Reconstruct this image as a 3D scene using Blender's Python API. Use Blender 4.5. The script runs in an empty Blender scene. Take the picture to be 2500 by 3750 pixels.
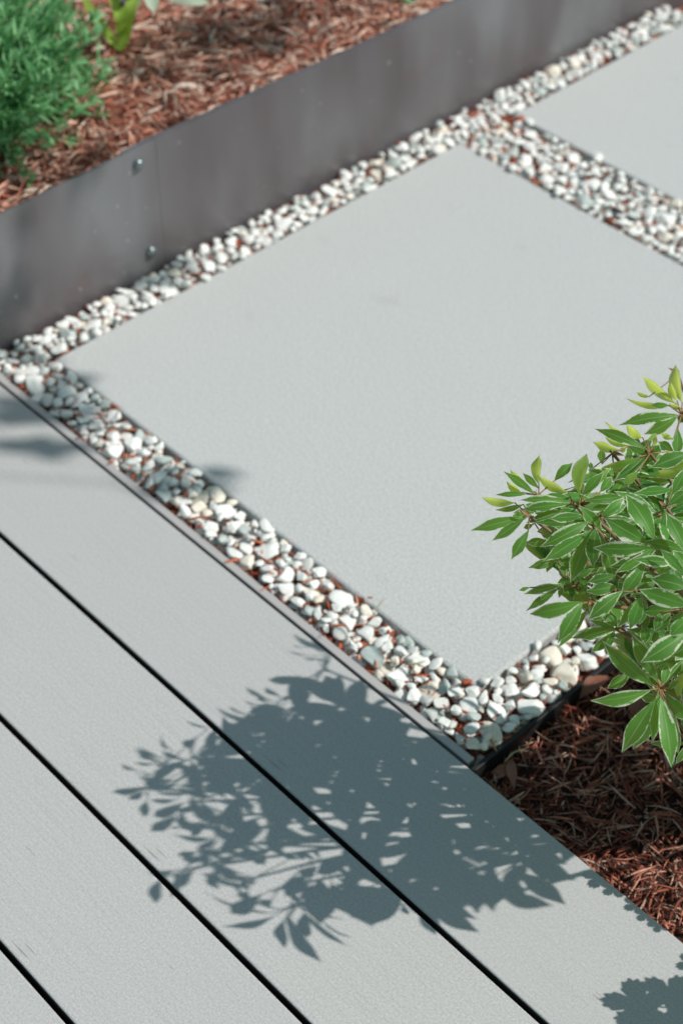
import bpy, math, random
import numpy as np
from mathutils import Vector, Matrix, noise
random.seed(7); rng = np.random.default_rng(7)
R = math.radians
scene = bpy.context.scene
COL = scene.collection

# ------------------------------------------------------------------ camera
# camera axes (right, down, forward) in the yard's frame: X runs along the boards, Y across the deck, Z up
F = 6164.14
M = np.array([[-0.68105073, -0.73221409, -0.00569414],
              [-0.50977765, 0.47971064, -0.71414596],
              [0.52563927, -0.48346688, -0.69997366]])
C = np.array([-0.61344105, 0.73041762, 1.268])
def at(u, v, d):
    """world point seen at photo pixel (u, v) at distance d along the view axis"""
    return C + M.T @ np.array([(u-1250)/F*d, (v-1875)/F*d, d])
def ground(u, v, z=0.0):
    r = M.T @ np.array([(u-1250)/F, (v-1875)/F, 1.0])
    return C + r*((z-C[2])/r[2])
def proj(P):
    c = (np.asarray(P)-C) @ M.T
    return np.stack([1250+F*c[..., 0]/c[..., 2], 1875+F*c[..., 1]/c[..., 2], c[..., 2]], -1)

cam = bpy.data.cameras.new('camera'); camo = bpy.data.objects.new('camera', cam); COL.objects.link(camo)
camo.matrix_world = Matrix(((M[0, 0], -M[1, 0], -M[2, 0], C[0]), (M[0, 1], -M[1, 1], -M[2, 1], C[1]), (M[0, 2], -M[1, 2], -M[2, 2], C[2]), (0, 0, 0, 1)))
cam.sensor_fit = 'VERTICAL'; cam.sensor_height = 36; cam.lens = F/3750*36
cam.clip_start = 0.01; cam.clip_end = 200
cam.dof.use_dof = True; cam.dof.focus_distance = 1.30; cam.dof.aperture_fstop = 6.2
scene.camera = camo

# ------------------------------------------------------------------ light
SUN = np.array([-.477, -.449, .755]); SUN /= np.linalg.norm(SUN)
world = bpy.data.worlds.new('World'); scene.world = world; world.use_nodes = True
nt = world.node_tree; nt.nodes.clear()
sky = nt.nodes.new('ShaderNodeTexSky'); sky.sky_type = 'NISHITA'; sky.sun_disc = False
sky.sun_elevation = math.asin(SUN[2]); sky.sun_rotation = math.atan2(SUN[0], SUN[1])
sky.altitude = 200; sky.air_density = 1.0; sky.dust_density = 0.6; sky.ozone_density = 1.0
bg = nt.nodes.new('ShaderNodeBackground'); bg.inputs[1].default_value = 0.125
wo = nt.nodes.new('ShaderNodeOutputWorld')
tint = nt.nodes.new('ShaderNodeMixRGB'); tint.blend_type = 'MULTIPLY'; tint.inputs[0].default_value = 1; tint.inputs[2].default_value = (1.02, 1.10, .79, 1)
nt.links.new(sky.outputs[0], tint.inputs[1]); nt.links.new(tint.outputs[0], bg.inputs[0]); nt.links.new(bg.outputs[0], wo.inputs[0])
sun = bpy.data.lights.new('sun', 'SUN'); sun.energy = 4.3; sun.angle = R(0.53); sun.color = (1.0, 0.955, 0.90)
suno = bpy.data.objects.new('sun', sun); COL.objects.link(suno)
suno.rotation_euler = Vector(SUN).to_track_quat('Z', 'Y').to_euler(); suno.location = (-2, -2, 4)
vs = scene.view_settings; vs.view_transform = 'Standard'; vs.look = 'None'; vs.gamma = 1; vs.exposure = -0.12
scene.cycles.use_denoising = True; scene.cycles.max_bounces = 8; scene.cycles.transparent_max_bounces = 8

# ------------------------------------------------------------------ node helpers
class NM:
    def __init__(s, name):
        s.m = bpy.data.materials.new(name); s.m.use_nodes = True; s.t = s.m.node_tree
        s.n = s.t.nodes; s.b = s.n['Principled BSDF']; s.out = s.n['Material Output']
    def node(s, kind, **kw):
        x = s.n.new('ShaderNode'+kind)
        for k, v in kw.items():
            if k in x.inputs.keys() and not hasattr(x, k): x.inputs[k].default_value = v
            else: setattr(x, k, v)
        return x
    def link(s, a, b): s.t.links.new(a, b)
    def coord(s, scale=(1, 1, 1), kind='Object'):
        c = s.node('TexCoord'); mp = s.node('Mapping'); mp.inputs['Scale'].default_value = scale
        s.link(c.outputs[kind], mp.inputs['Vector']); return mp.outputs[0]
    def noise(s, vec, scale, detail=4, rough=.55):
        x = s.node('TexNoise'); x.inputs['Scale'].default_value = scale; x.inputs['Detail'].default_value = detail
        x.inputs['Roughness'].default_value = rough; s.link(vec, x.inputs['Vector']); return x.outputs['Fac']
    def ramp(s, fac, stops):
        r = s.node('ValToRGB'); e = r.color_ramp.elements
        while len(e) < len(stops): e.new(.5)
        for i, (p, c) in enumerate(stops):
            e[i].position = p; e[i].color = (*c, 1) if len(c) == 3 else c
        s.link(fac, r.inputs[0]); return r.outputs[0]
    def math(s, op, a, b=None, c=None, clamp=False):
        x = s.node('Math'); x.operation = op; x.use_clamp = clamp
        for i, q in enumerate((a, b, c)):
            if q is None: continue
            if isinstance(q, (int, float)): x.inputs[i].default_value = q
            else: s.link(q, x.inputs[i])
        return x.outputs[0]
    def mix(s, fac, a, b, mode='MIX'):
        x = s.node('MixRGB'); x.blend_type = mode
        for i, q in enumerate((fac, a, b)):
            if isinstance(q, (int, float)): x.inputs[i].default_value = q
            elif isinstance(q, tuple): x.inputs[i].default_value = (*q, 1)
            else: s.link(q, x.inputs[i])
        return x.outputs[0]
    def bump(s, h, strength, dist=.001):
        x = s.node('Bump'); x.inputs['Strength'].default_value = strength; x.inputs['Distance'].default_value = dist
        s.link(h, x.inputs['Height']); s.link(x.outputs[0], s.b.inputs['Normal']); return x
    def set(s, **kw):
        for k, v in kw.items():
            i = s.b.inputs[k.replace('_', ' ')]
            if hasattr(v, 'is_linked') or isinstance(v, bpy.types.NodeSocket): s.link(v, i)
            else: i.default_value = (*v, 1) if isinstance(v, tuple) and len(v) == 3 else v

# concrete slab
m = NM('pale_concrete'); v = m.coord()
a = m.noise(v, 7, 5, .6); b = m.noise(v, 430, 3, .85); g = m.noise(v, 60, 4, .6)
c = m.mix(a, (.470, .500, .506), (.520, .544, .543))
c = m.mix(m.math('MULTIPLY', m.math('SUBTRACT', b, .5), 1.3, clamp=False), c, (.30, .315, .32)) if 0 else m.mix(.50, c, m.ramp(b, [(.3, (.12, .13, .14)), (.7, (.82, .81, .79))]))
st = m.ramp(m.noise(m.coord((1, 1.3, 1)), 9, 3, .5), [(.66, (1, 1, 1)), (.80, (.88, .86, .84))])
c = m.mix(.8, c, st, 'MULTIPLY')
pit = m.ramp(m.noise(v, 150, 2, .5), [(.73, (1, 1, 1)), (.78, (.78, .77, .75))]); c = m.mix(1, c, pit, 'MULTIPLY')
m.set(Base_Color=c, Roughness=.85, Specular_IOR_Level=.25)
m.bump(m.math('ADD', m.math('MULTIPLY', b, .4), g), .35, .0012); CONC = m.m

# deck boards
m = NM('brushed_composite'); v = m.coord()
vl = m.coord((9, 620, 30)); vl2 = m.coord((5, 180, 9)); oi = m.node('ObjectInfo')
l1 = m.noise(vl, 1, 3, .65); l2 = m.noise(vl2, 1, 4, .6); sp = m.noise(v, 460, 3, .85)
c = m.mix(m.noise(v, 5, 4, .6), (.436, .438, .432), (.492, .492, .483))
c = m.mix(.38, c, m.ramp(sp, [(.3, (.12, .12, .13)), (.7, (.82, .81, .79))]))
c = m.mix(1, c, m.ramp(l1, [(.25, (.88, .88, .885)), (.5, (1, 1, 1)), (.8, (1.0, 1.0, 1.0))]), 'MULTIPLY')
c = m.mix(1, c, m.ramp(l2, [(.25, (.94, .94, .945)), (.42, (1, 1, 1))]), 'MULTIPLY')
sc = m.math('MULTIPLY', m.noise(m.coord((14, 420, 9)), 1, 1, .3), m.noise(v, 26, 2, .5))
c = m.mix(m.ramp(sc, [(.44, (0, 0, 0)), (.50, (.75, .75, .75))]), c, (.20, .17, .15))
c = m.mix(m.math('MULTIPLY', oi.outputs['Random'], .45), c, (.425, .43, .435))
m.set(Base_Color=c, Roughness=.62, Specular_IOR_Level=.3)
m.bump(m.math('ADD', l1, m.math('MULTIPLY', l2, .8)), .25, .0007); DECK = m.m

# steel wall
m = NM('weathered_steel_painted_sheen')
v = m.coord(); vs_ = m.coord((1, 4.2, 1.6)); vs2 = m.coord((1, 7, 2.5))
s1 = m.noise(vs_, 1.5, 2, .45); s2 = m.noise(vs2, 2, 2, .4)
c = m.ramp(s1, [(.34, (.098, .077, .085)), (.5, (.140, .123, .137)), (.64, (.225, .222, .240))])  # light and dark streaks stand in for soft reflections, painted into the colour
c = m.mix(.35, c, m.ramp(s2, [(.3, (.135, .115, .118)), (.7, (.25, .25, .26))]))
rust = m.ramp(m.noise(v, 14, 5, .7), [(.55, (0, 0, 0)), (.8, (.45, .45, .45))])
c = m.mix(rust, c, (.16, .10, .09))
spot = m.ramp(m.noise(v, 90, 1, .3), [(.765, (0, 0, 0)), (.79, (.6, .6, .6))])
c = m.mix(spot, c, (.42, .38, .36))
m.set(Base_Color=c, Metallic=.35, Roughness=m.ramp(s1, [(.3, (.40,)*3), (.7, (.32,)*3)]), Specular_IOR_Level=.5)
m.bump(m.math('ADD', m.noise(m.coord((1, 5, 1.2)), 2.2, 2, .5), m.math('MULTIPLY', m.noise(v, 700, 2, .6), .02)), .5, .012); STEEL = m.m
m = NM('galvanised_bolt'); m.set(Base_Color=(.22, .25, .26), Metallic=.8, Roughness=.35); BOLT = m.m
m = NM('aluminium_strip'); v = m.coord((4, 90, 4))
m.set(Base_Color=m.mix(m.noise(v, 6, 4), (.40, .385, .385), (.50, .485, .48)), Metallic=.1, Roughness=.5); STRIP = m.m
m = NM('black_painted_steel'); v = m.coord()
m.set(Base_Color=m.mix(m.noise(v, 60, 4), (.008, .009, .010), (.022, .022, .022)), Roughness=.5, Specular_IOR_Level=.35); BLACK = m.m
m = NM('dark_timber'); v = m.coord((40, 4, 40))
m.set(Base_Color=m.mix(m.noise(v, 2, 4), (.020, .013, .010), (.05, .032, .025)), Roughness=.9); JOIST = m.m
m = NM('red_bark_dust'); v = m.coord(); a = m.noise(v, 260, 5, .7)
m.set(Base_Color=m.ramp(a, [(.3, (.10, .028, .018)), (.7, (.40, .14, .09))]), Roughness=.95); m.bump(a, .9, .004); REDSOIL = m.m
m = NM('board_side_gap_shade'); m.set(Base_Color=(.034, .024, .021), Roughness=.9); GAP_SHADE = m.m  # near-black board sides carry the shade of the gaps in their colour
m = NM('dark_soil'); v = m.coord(); a = m.noise(v, 160, 5, .7)
m.set(Base_Color=m.ramp(a, [(.3, (.018, .008, .006)), (.7, (.085, .033, .022))]), Roughness=.95); m.bump(a, .9, .006); SOIL = m.m

def pebble_mat(name, attr):
    m = NM(name); v = m.coord(kind='Generated' if 0 else 'Object')
    if attr:
        at_ = m.node('Attribute'); at_.attribute_name = 'tint'; base = at_.outputs['Color']
        g = m.noise(m.coord(), 160, 5, .65); f = m.noise(m.coord(), 700, 3, .6)
    else:
        oi = m.node('ObjectInfo'); base = oi.outputs['Color']
        g = m.noise(m.coord(), 2.2, 5, .65); f = m.noise(m.coord(), 9, 3, .6)
    c = m.mix(1, base, m.ramp(g, [(.30, (.84, .85, .83)), (.5, (1, 1, 1)), (.75, (1.0, .985, .95))]), 'MULTIPLY')
    c = m.mix(m.ramp(f, [(.62, (0, 0, 0)), (.72, (.35, .35, .35))]), c, (.34, .33, .30))
    m.set(Base_Color=c, Roughness=.55, Specular_IOR_Level=.35)
    m.bump(m.math('ADD', g, m.math('MULTIPLY', f, .5)), .5, .0012); return m.m
PEB = pebble_mat('marble_pebble', False); PEBS = pebble_mat('marble_gravel', True)

m = NM('shredded_bark'); at_ = m.node('Attribute'); at_.attribute_name = 'tint'; v = m.coord()
c = m.mix(1, at_.outputs['Color'], m.ramp(m.noise(v, 420, 3, .6), [(.3, (.62, .6, .58)), (.7, (1.15, 1.15, 1.15))]), 'MULTIPLY')
m.set(Base_Color=c, Roughness=.75, Specular_IOR_Level=.25); BARK = m.m

def leaf_mat(name, dark, light, rib, trans, margin=True, tw=.3, rough=.48):
    m = NM(name); at_ = m.node('Attribute'); at_.attribute_name = 'leaf'
    sx = m.node('SeparateColor'); m.link(at_.outputs['Color'], sx.inputs[0])
    t, av, rnd = sx.outputs[0], sx.outputs[1], sx.outputs[2]; v = m.coord()
    n1 = m.noise(v, 230, 3, .6)
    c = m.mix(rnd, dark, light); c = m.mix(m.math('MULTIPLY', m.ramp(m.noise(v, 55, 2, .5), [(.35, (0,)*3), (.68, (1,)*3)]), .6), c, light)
    tr = m.mix(rnd, trans, tuple(x*1.25 for x in trans))
    r = m.math('LESS_THAN', av, .04); c = m.mix(m.math('MULTIPLY', r, .8), c, rib); tr = m.mix(m.math('MULTIPLY', r, .6), tr, (.6, .65, .35))
    if margin:
        thr = m.math('SUBTRACT', .905, m.math('MULTIPLY', m.math('MAXIMUM', m.math('SUBTRACT', t, .72), 0.0), 1.6))
        thr = m.math('SUBTRACT', thr, m.math('MULTIPLY', m.math('SUBTRACT', m.noise(v, 260, 4, .7), .5), .80))
        blot = m.math('MULTIPLY', m.math('GREATER_THAN', m.noise(v, 38, 2, .5), .60), .20)
        thr = m.math('SUBTRACT', thr, m.math('ADD', m.math('MULTIPLY', rnd, .06), blot))
        e = m.math('MULTIPLY', m.math('MULTIPLY', m.math('SUBTRACT', av, thr), 9, clamp=True), .9)
        c = m.mix(e, c, (.70, .75, .56)); tr = m.mix(e, tr, (.70, .72, .45))
    m.set(Base_Color=c, Roughness=rough, Specular_IOR_Level=.35)
    m.bump(m.math('ADD', n1, m.math('MULTIPLY', av, -1.0)), .25, .0008)
    tb = m.node('BsdfTranslucent'); m.link(tr, tb.inputs[0])
    mx = m.node('MixShader'); mx.inputs[0].default_value = tw
    m.link(m.b.outputs[0], mx.inputs[1]); m.link(tb.outputs[0], mx.inputs[2]); m.link(mx.outputs[0], m.out.inputs[0])
    return m.m
LEAF = leaf_mat('variegated_leaf', (.016, .105, .018), (.060, .245, .040), (.30, .46, .18), (.62, .78, .08))
BACKLIT_TINT = leaf_mat('backlit_leaf_tint', (.10, .30, .05), (.20, .44, .09), (.50, .62, .30), (.78, .88, .16), tw=.55, rough=.5)  # brighter leaf copy; glow of sun coming through painted into its colour
HERB = leaf_mat('blue_green_herb', (.060, .250, .085), (.300, .580, .290), (.3, .55, .3), (.20, .50, .18), False, .25, .55)
STRAP = leaf_mat('yellow_green_blade', (.22, .42, .05), (.38, .56, .10), (.60, .70, .25), (.60, .75, .10), False, .35)
PALE = leaf_mat('pale_blade', (.45, .58, .42), (.65, .74, .6), (.7, .75, .6), (.6, .7, .4), False, .3)
BROWNLEAF = leaf_mat('dead_leaf_brown', (.16, .055, .03), (.30, .13, .085), (.3, .16, .1), (.3, .1, .05), False, .12, .6)
TREELEAF = leaf_mat('tree_leaf', (.04, .11, .03), (.07, .17, .04), (.1, .2, .06), (.2, .35, .05), False, .2)
m = NM('reddish_stem'); m.set(Base_Color=m.mix(m.noise(m.coord(), 60, 2), (.13, .10, .05), (.26, .13, .07)), Roughness=.6); STEM = m.m
m = NM('red_petiole'); m.set(Base_Color=(.27, .16, .07), Roughness=.5); PETI = m.m
m = NM('green_stem'); m.set(Base_Color=(.10, .17, .06), Roughness=.6); GSTEM = m.m
m = NM('brown_wood'); m.set(Base_Color=m.mix(m.noise(m.coord((30, 30, 5)), 3, 4), (.08, .055, .04), (.17, .13, .10)), Roughness=.9); WOOD = m.m
m = NM('dry_straw'); m.set(Base_Color=(.45, .42, .22), Roughness=.6); STRAW = m.m
m = NM('purple_bud'); m.set(Base_Color=(.12, .05, .20), Roughness=.6); BUD = m.m

# ------------------------------------------------------------------ mesh helpers
class MB:
    def __init__(s): s.v = []; s.f = []; s.mi = []; s.n = 0; s.attr = []
    def add(s, V, Fc, mi=0, attr=None):
        V = np.asarray(V, float); s.v.append(V)
        s.f += [tuple(int(i)+s.n for i in f) for f in Fc]; s.mi += [mi]*len(Fc)
        s.attr.append(np.tile([0, .5, .5, 1], (len(V), 1)) if attr is None else np.asarray(attr)); s.n += len(V)
    def build(s, name, mats, parent=None, aname=None, smooth=True, origin=None):
        V = np.concatenate(s.v); o0 = np.zeros(3) if origin is None else np.asarray(origin)
        me = bpy.data.meshes.new(name); me.from_pydata((V-o0).tolist(), [], s.f)
        for mt in (mats if isinstance(mats, (list, tuple)) else [mats]): me.materials.append(mt)
        me.polygons.foreach_set('material_index', s.mi)
        if smooth: me.polygons.foreach_set('use_smooth', [True]*len(me.polygons))
        if aname:
            ca = me.color_attributes.new(aname, 'FLOAT_COLOR', 'POINT')
            ca.data.foreach_set('color', np.concatenate(s.attr).astype(np.float32).ravel())
        me.update(); o = bpy.data.objects.new(name, me); COL.objects.link(o)
        if parent is not None: o.parent = parent; o.location = Vector(o0) - parent.location
        else: o.location = Vector(o0)
        return o
def tag(o, label, cat, group=None, kind=None):
    o['label'] = label; o['category'] = cat
    if group: o['group'] = group
    if kind: o['kind'] = kind
    return o
def empty(name, loc):
    o = bpy.data.objects.new(name, None); COL.objects.link(o); o.location = Vector(loc); o.empty_display_size = .05; return o
def tube(mb, pts, rads, sides=6, mi=0):
    pts = np.asarray(pts, float); n = len(pts); V = []
    for i in range(n):
        t = pts[min(i+1, n-1)]-pts[max(i-1, 0)]; t /= np.linalg.norm(t)+1e-12
        a = np.cross(t, [0, 0, 1.]) if abs(t[2]) < .95 else np.cross(t, [1., 0, 0]); a /= np.linalg.norm(a); b = np.cross(t, a)
        for k in range(sides):
            w = 2*math.pi*k/sides; V.append(pts[i]+rads[i]*(math.cos(w)*a+math.sin(w)*b))
    Fc = [(i*sides+k, i*sides+(k+1) % sides, (i+1)*sides+(k+1) % sides, (i+1)*sides+k) for i in range(n-1) for k in range(sides)]
    Fc += [tuple(range(sides))[::-1], tuple((n-1)*sides+k for k in range(sides))]
    mb.add(V, Fc, mi)
def box(mb, x0, x1, y0, y1, z0, z1, bev=0.0, mi=0):
    """box with chamfered top edges"""
    b = bev
    V = [(x0, y0, z0), (x1, y0, z0), (x1, y1, z0), (x0, y1, z0), (x0, y0, z1-b), (x1, y0, z1-b), (x1, y1, z1-b), (x0, y1, z1-b)]
    Fc = [(3, 2, 1, 0), (0, 1, 5, 4), (1, 2, 6, 5), (2, 3, 7, 6), (3, 0, 4, 7)]
    if b:
        k = b*.3
        V += [(x0+k, y0+k, z1-k), (x1-k, y0+k, z1-k), (x1-k, y1-k, z1-k), (x0+k, y1-k, z1-k), (x0+b, y0+b, z1), (x1-b, y0+b, z1), (x1-b, y1-b, z1), (x0+b, y1-b, z1)]
        for q in (4, 8): Fc += [(q+i, q+(i+1) % 4, q+4+(i+1) % 4, q+4+i) for i in range(4)]
        Fc.append((12, 13, 14, 15))
    else: Fc.append((4, 5, 6, 7))
    mb.add(V, Fc, mi)
def curve3(a, b, c, n=8):
    a, b, c = map(np.asarray, (a, b, c)); t = np.linspace(0, 1, n)[:, None]
    return (1-t)**2*a+2*t*(1-t)*b+t*t*c
def in_poly(P, poly):
    P = np.atleast_2d(P); x, y = P[:, 0], P[:, 1]; ins = np.zeros(len(P), bool); j = len(poly)-1
    for i in range(len(poly)):
        xi, yi = poly[i]; xj, yj = poly[j]
        ins ^= ((yi > y) != (yj > y)) & (x < (xj-xi)*(y-yi)/((yj-yi) or 1e-9)+xi); j = i
    return ins

def leaf(mb, base, tip, width, nrm, arch=.08, fold=.25, rnd=None, mi=0, nt_=9, nv=5, wide=.52, twist=0., wav=.0):
    base, tip, nrm = map(lambda q: np.asarray(q, float), (base, tip, nrm))
    ax = tip-base; L = np.linalg.norm(ax); ax /= L
    n = nrm-ax*np.dot(nrm, ax); n /= np.linalg.norm(n)+1e-9; s = np.cross(ax, n)
    rnd = random.random() if rnd is None else rnd; V = []; A = []
    for i in range(nt_+1):
        t = i/nt_
        w = (math.sin(math.pi*min(1, t**(math.log(.5)/math.log(wide)))))**.86 if 0 < t < 1 else 0
        w = max(w, .05*(1-t)+.012)*width/2
        if t > .72: w *= 1-.42*((t-.72)/.28)**.8
        cn = arch*L*4*t*(1-t)-arch*.7*L*t*t
        th = twist*(t-.3); ss = s*math.cos(th)+n*math.sin(th); nn = n*math.cos(th)-s*math.sin(th)
        for j in range(nv):
            q = -1+2*j/(nv-1)
            V.append(base+ax*L*t+n*cn+ss*q*w+nn*(abs(q)*fold*w+wav*width*math.sin(t*11+rnd*9)*q*abs(q)))
            A.append((t, abs(q), rnd, 1))
    Fc = [(i*nv+j, i*nv+j+1, (i+1)*nv+j+1, (i+1)*nv+j) for i in range(nt_) for j in range(nv-1)]
    mb.add(V, Fc, mi, A)

# ------------------------------------------------------------------ ground, slabs, deck
def struct(mb, name, mat, **kw):
    o = mb.build(name, mat, **kw); o['kind'] = 'structure'; return o
mb = MB(); g = 30
mb.add([(-g, -g, -.075), (g, -g, -.075), (g, g, -.075), (-g, g, -.075)], [(0, 1, 2, 3)]); struct(mb, 'ground', SOIL)

def slab(x0, x1, y0, y1, label):
    mb = MB(); nx, ny = 48, 48; b = .0035; xs = np.linspace(x0, x1, nx); ys = np.linspace(y0, y1, ny)
    # slightly uneven arrises: the outline wanders by a fraction of a millimetre
    def wob(k, s): return .0007*noise.noise(Vector((k*22, s*7, 3)))+.0004*noise.noise(Vector((k*90, s*7, 9)))
    ring = [(x, y0, 0) for x in xs[:-1]]+[(x1, y, 1) for y in ys[:-1]]+[(x, y1, 2) for x in xs[:0:-1]]+[(x0, y, 3) for y in ys[:0:-1]]
    cx, cy = (x0+x1)/2, (y0+y1)/2; V = []; N = len(ring)
    for z, ins in ((-.05, 0), (-b, 0), (-b*.35, b*.3), (0, b)):
        for x, y, s in ring:
            w = wob(x+y, s+z*0); V.append((x-np.sign(x-cx)*(ins if abs(x-cx) > (x1-x0)/2-1e-6 else 0)+w*(s in (1, 3)),
                                          y-np.sign(y-cy)*(ins if abs(y-cy) > (y1-y0)/2-1e-6 else 0)+w*(s in (0, 2)), z))
    Fc = [(k*N+i, k*N+(i+1) % N, (k+1)*N+(i+1) % N, (k+1)*N+i) for k in range(3) for i in range(N)]
    Fc.append(tuple(range(3*N, 4*N))); mb.add(V, Fc)
    o = mb.build('concrete_slab', CONC, smooth=False, origin=(cx, cy, 0)); tag(o, label, 'concrete slab', 'square concrete slabs set in the gravel')
slab(.067, .763, -.763, -.0742, 'big pale grey concrete slab in the centre, beside the deck')
slab(.067, .763, -1.60, -.870, 'pale grey concrete slab at the top right, behind the wide pebble gap')

deck = empty('deck', (0, .3, 0)); tag(deck, 'grey brushed composite deck boards with narrow dark gaps', 'deck')
PITCH = .142
for k in range(5):
    y0 = k*PITCH+(.0 if k == 0 else .0027); y1 = (k+1)*PITCH-.0027
    mb = MB(); box(mb, -1.3, 2.0, y0, y1, -.024, 0, .0016)
    for q in (1, 2, 3, 4): mb.mi[q] = 1
    mb.build('board', [DECK, GAP_SHADE], deck, smooth=False, origin=(.3, y0, 0))
for x in (-.62, -.21, .2, .61, 1.02):
    mb = MB(); box(mb, x-.019, x+.019, .012, .70, -.070, -.0245); mb.build('joist', JOIST, deck, smooth=False)

# metal strip along the deck edge, black steel edging of the planting bed
mb = MB(); box(mb, .0135, 1.9, -.0128, -.0040, -.040, -.0015, .0007)
o = mb.build('edging_strip', STRIP, smooth=False, origin=(.0135, -.0084, -.0015)); tag(o, 'narrow grey metal strip between the deck and the pebbles', 'edging strip')
mb = MB(); box(mb, .0030, .0078, -1.6, -.0012, -.06, -.002, .0006)
o = mb.build('bed_edging', BLACK, smooth=False, origin=(.005, -.002, -.002)); tag(o, 'thin black steel edging between the pebbles and the dark mulch', 'bed edging')

# steel retaining wall: two panels lapped at a seam, bolts
XW = .822
TOP = [(.9, .176), (.3, .176), (-.069, .1765), (-.166, .1785), (-.269, .1805), (-.29, .181), (-.391, .1775), (-.596, .171), (-.821, .170), (-1.3, .171), (-2.4, .171)]
def topz(y):
    ys = [p[0] for p in TOP][::-1]; zs = [p[1] for p in TOP][::-1]; return float(np.interp(y, ys, zs))
def bulge(y, z): return .0016*math.sin(y*9+1)*(z/.18)+.002*noise.noise(Vector((y*6, z*6, 0)))
def panel(y0, y1, off, th=.004):
    mb = MB(); ny = 90; nz = 12; V = []
    for side in (0, 1):
        for i in range(ny+1):
            y = y0+(y1-y0)*i/ny; tz = topz(y)
            for j in range(nz+1):
                z = -.06+(tz+.06)*j/nz; V.append((XW+off+bulge(y, z)+side*th, y, z))
    N = nz+1; S = (ny+1)*N; Fc = []
    for i in range(ny):
        for j in range(nz):
            a = i*N+j; Fc += [(a, a+N, a+N+1, a+1), (S+a, S+a+1, S+a+N+1, S+a+N)]
        Fc.append((i*N+nz, (i+1)*N+nz, S+(i+1)*N+nz, S+i*N+nz)); Fc.append((i*N, S+i*N, S+(i+1)*N, (i+1)*N))
    for i in (0, ny):
        for j in range(nz): Fc.append((i*N+j, i*N+j+1, S+i*N+j+1, S+i*N+j))
    mb.add(V, Fc); return mb
wall = empty('steel_wall', (XW, -.29, 0)); tag(wall, 'low weathered grey steel retaining wall holding back the raised mulch bed', 'retaining wall')
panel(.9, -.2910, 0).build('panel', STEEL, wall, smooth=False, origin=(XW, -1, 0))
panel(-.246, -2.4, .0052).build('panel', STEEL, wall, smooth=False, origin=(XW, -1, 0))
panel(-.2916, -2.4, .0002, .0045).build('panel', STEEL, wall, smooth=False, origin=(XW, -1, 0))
for y, z in ((-.263, .159), (-.27, .028)):
    mb = MB(); V = []; Fc = []; n = 12
    prof = [(0, .0075), (-.0022, .0075), (-.0045, .0062), (-.0062, .0035), (-.0066, .0008)]
    for dx, r in prof:
        for k in range(n): w = 2*math.pi*k/n; V.append((XW+bulge(y, z)+dx, y+r*math.cos(w), z+r*math.sin(w)))
    for i in range(len(prof)-1): Fc += [(i*n+k, i*n+(k+1) % n, (i+1)*n+(k+1) % n, (i+1)*n+k) for k in range(n)]
    Fc.append(tuple((len(prof)-1)*n+k for k in range(n))); mb.add(V, Fc)
    mb.build('bolt', BOLT, wall, origin=(XW, y, z))

# soil under the mulches
def soil(name, x0, x1, y0, y1, z, amp, seed, n=60, mat=None):
    mb = MB(); V = [(x, y, z+amp*noise.noise(Vector((x*9, y*9, seed)))) for x in np.linspace(x0, x1, n) for y in np.linspace(y0, y1, n)]
    Fc = [(i*n+j, (i+1)*n+j, (i+1)*n+j+1, i*n+j+1) for i in range(n-1) for j in range(n-1)]
    mb.add(V, Fc); return struct(mb, name, mat or SOIL)
soil('raised_bed_soil', XW+.0125, 5.0, -5, 5, .153, .006, 1, 160, REDSOIL)
soil('bed_soil', -1.6, .0020, -1.6, -.0015, -.030, .005, 2)
soil('gravel_bed_soil', .0085, XW-.004, -1.6, -.0135, -.019, .003, 3, 60, REDSOIL)

# ------------------------------------------------------------------ mulch
def mulch(name, regions, zf, n, lmin, lmax, seed, cols, thick=.012, wr=(.0007, .0022), skip=None):
    r = np.random.default_rng(seed); mb = MB()
    for _ in range(n):
        x0, x1, y0, y1 = regions[r.choice(len(regions), p=np.array([(q[1]-q[0])*(q[3]-q[2]) for q in regions])/sum((q[1]-q[0])*(q[3]-q[2]) for q in regions))]
        x = r.uniform(x0, x1); y = r.uniform(y0, y1)
        if skip and skip(x, y): continue
        L = lmin+(lmax-lmin)*r.random()**2.2; w = r.uniform(*wr)*(.7+L/lmax); h = w*r.uniform(.3, .8)
        if r.random() < .06: w *= 2.2; h = w*.25
        yaw = r.uniform(0, math.pi*2); pit = r.normal(0, .13); z = zf(x, y)+thick*r.random()**1.3
        d = np.array([math.cos(yaw)*math.cos(pit), math.sin(yaw)*math.cos(pit), math.sin(pit)])
        s = np.cross(d, [0, 0, 1]); s /= np.linalg.norm(s); roll = r.uniform(0, math.pi); u = np.cross(s, d)
        s, u = s*math.cos(roll)+u*math.sin(roll), u*math.cos(roll)-s*math.sin(roll)
        bend = r.normal(0, .10)*L; b2 = r.normal(0, .08)*L; P = np.array([x, y, z]); V = []
        for t, k in ((-.5, .35), (-.15, 1), (.2, .9), (.5, .2)):
            cpt = P+d*L*t+s*bend*(.25-t*t)*2+u*b2*(.25-t*t)*2
            V += [cpt+s*w*k, cpt+u*h*k, cpt-s*w*k, cpt-u*h*k]
        V = np.array(V); lo = zf(x, y)-.012; V[:, 2] = np.maximum(V[:, 2], lo)
        if x0 >= XW: V[:, 0] = np.maximum(V[:, 0], XW+.0125)
        Fc = [(i*4+k, i*4+(k+1) % 4, i*4+4+(k+1) % 4, i*4+4+k) for i in range(3) for k in range(4)]+[(3, 2, 1, 0), (12, 13, 14, 15)]
        q = r.random(); i = min(int(q*(len(cols)-1)), len(cols)-2); f = q*(len(cols)-1)-i
        cc = np.array(cols[i])*(1-f)+np.array(cols[i+1])*f; cc *= r.uniform(.75, 1.2)
        mb.add(V, Fc, 0, np.tile([*cc, 1], (len(V), 1)))
    return mb.build(name, BARK, aname='tint')
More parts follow.
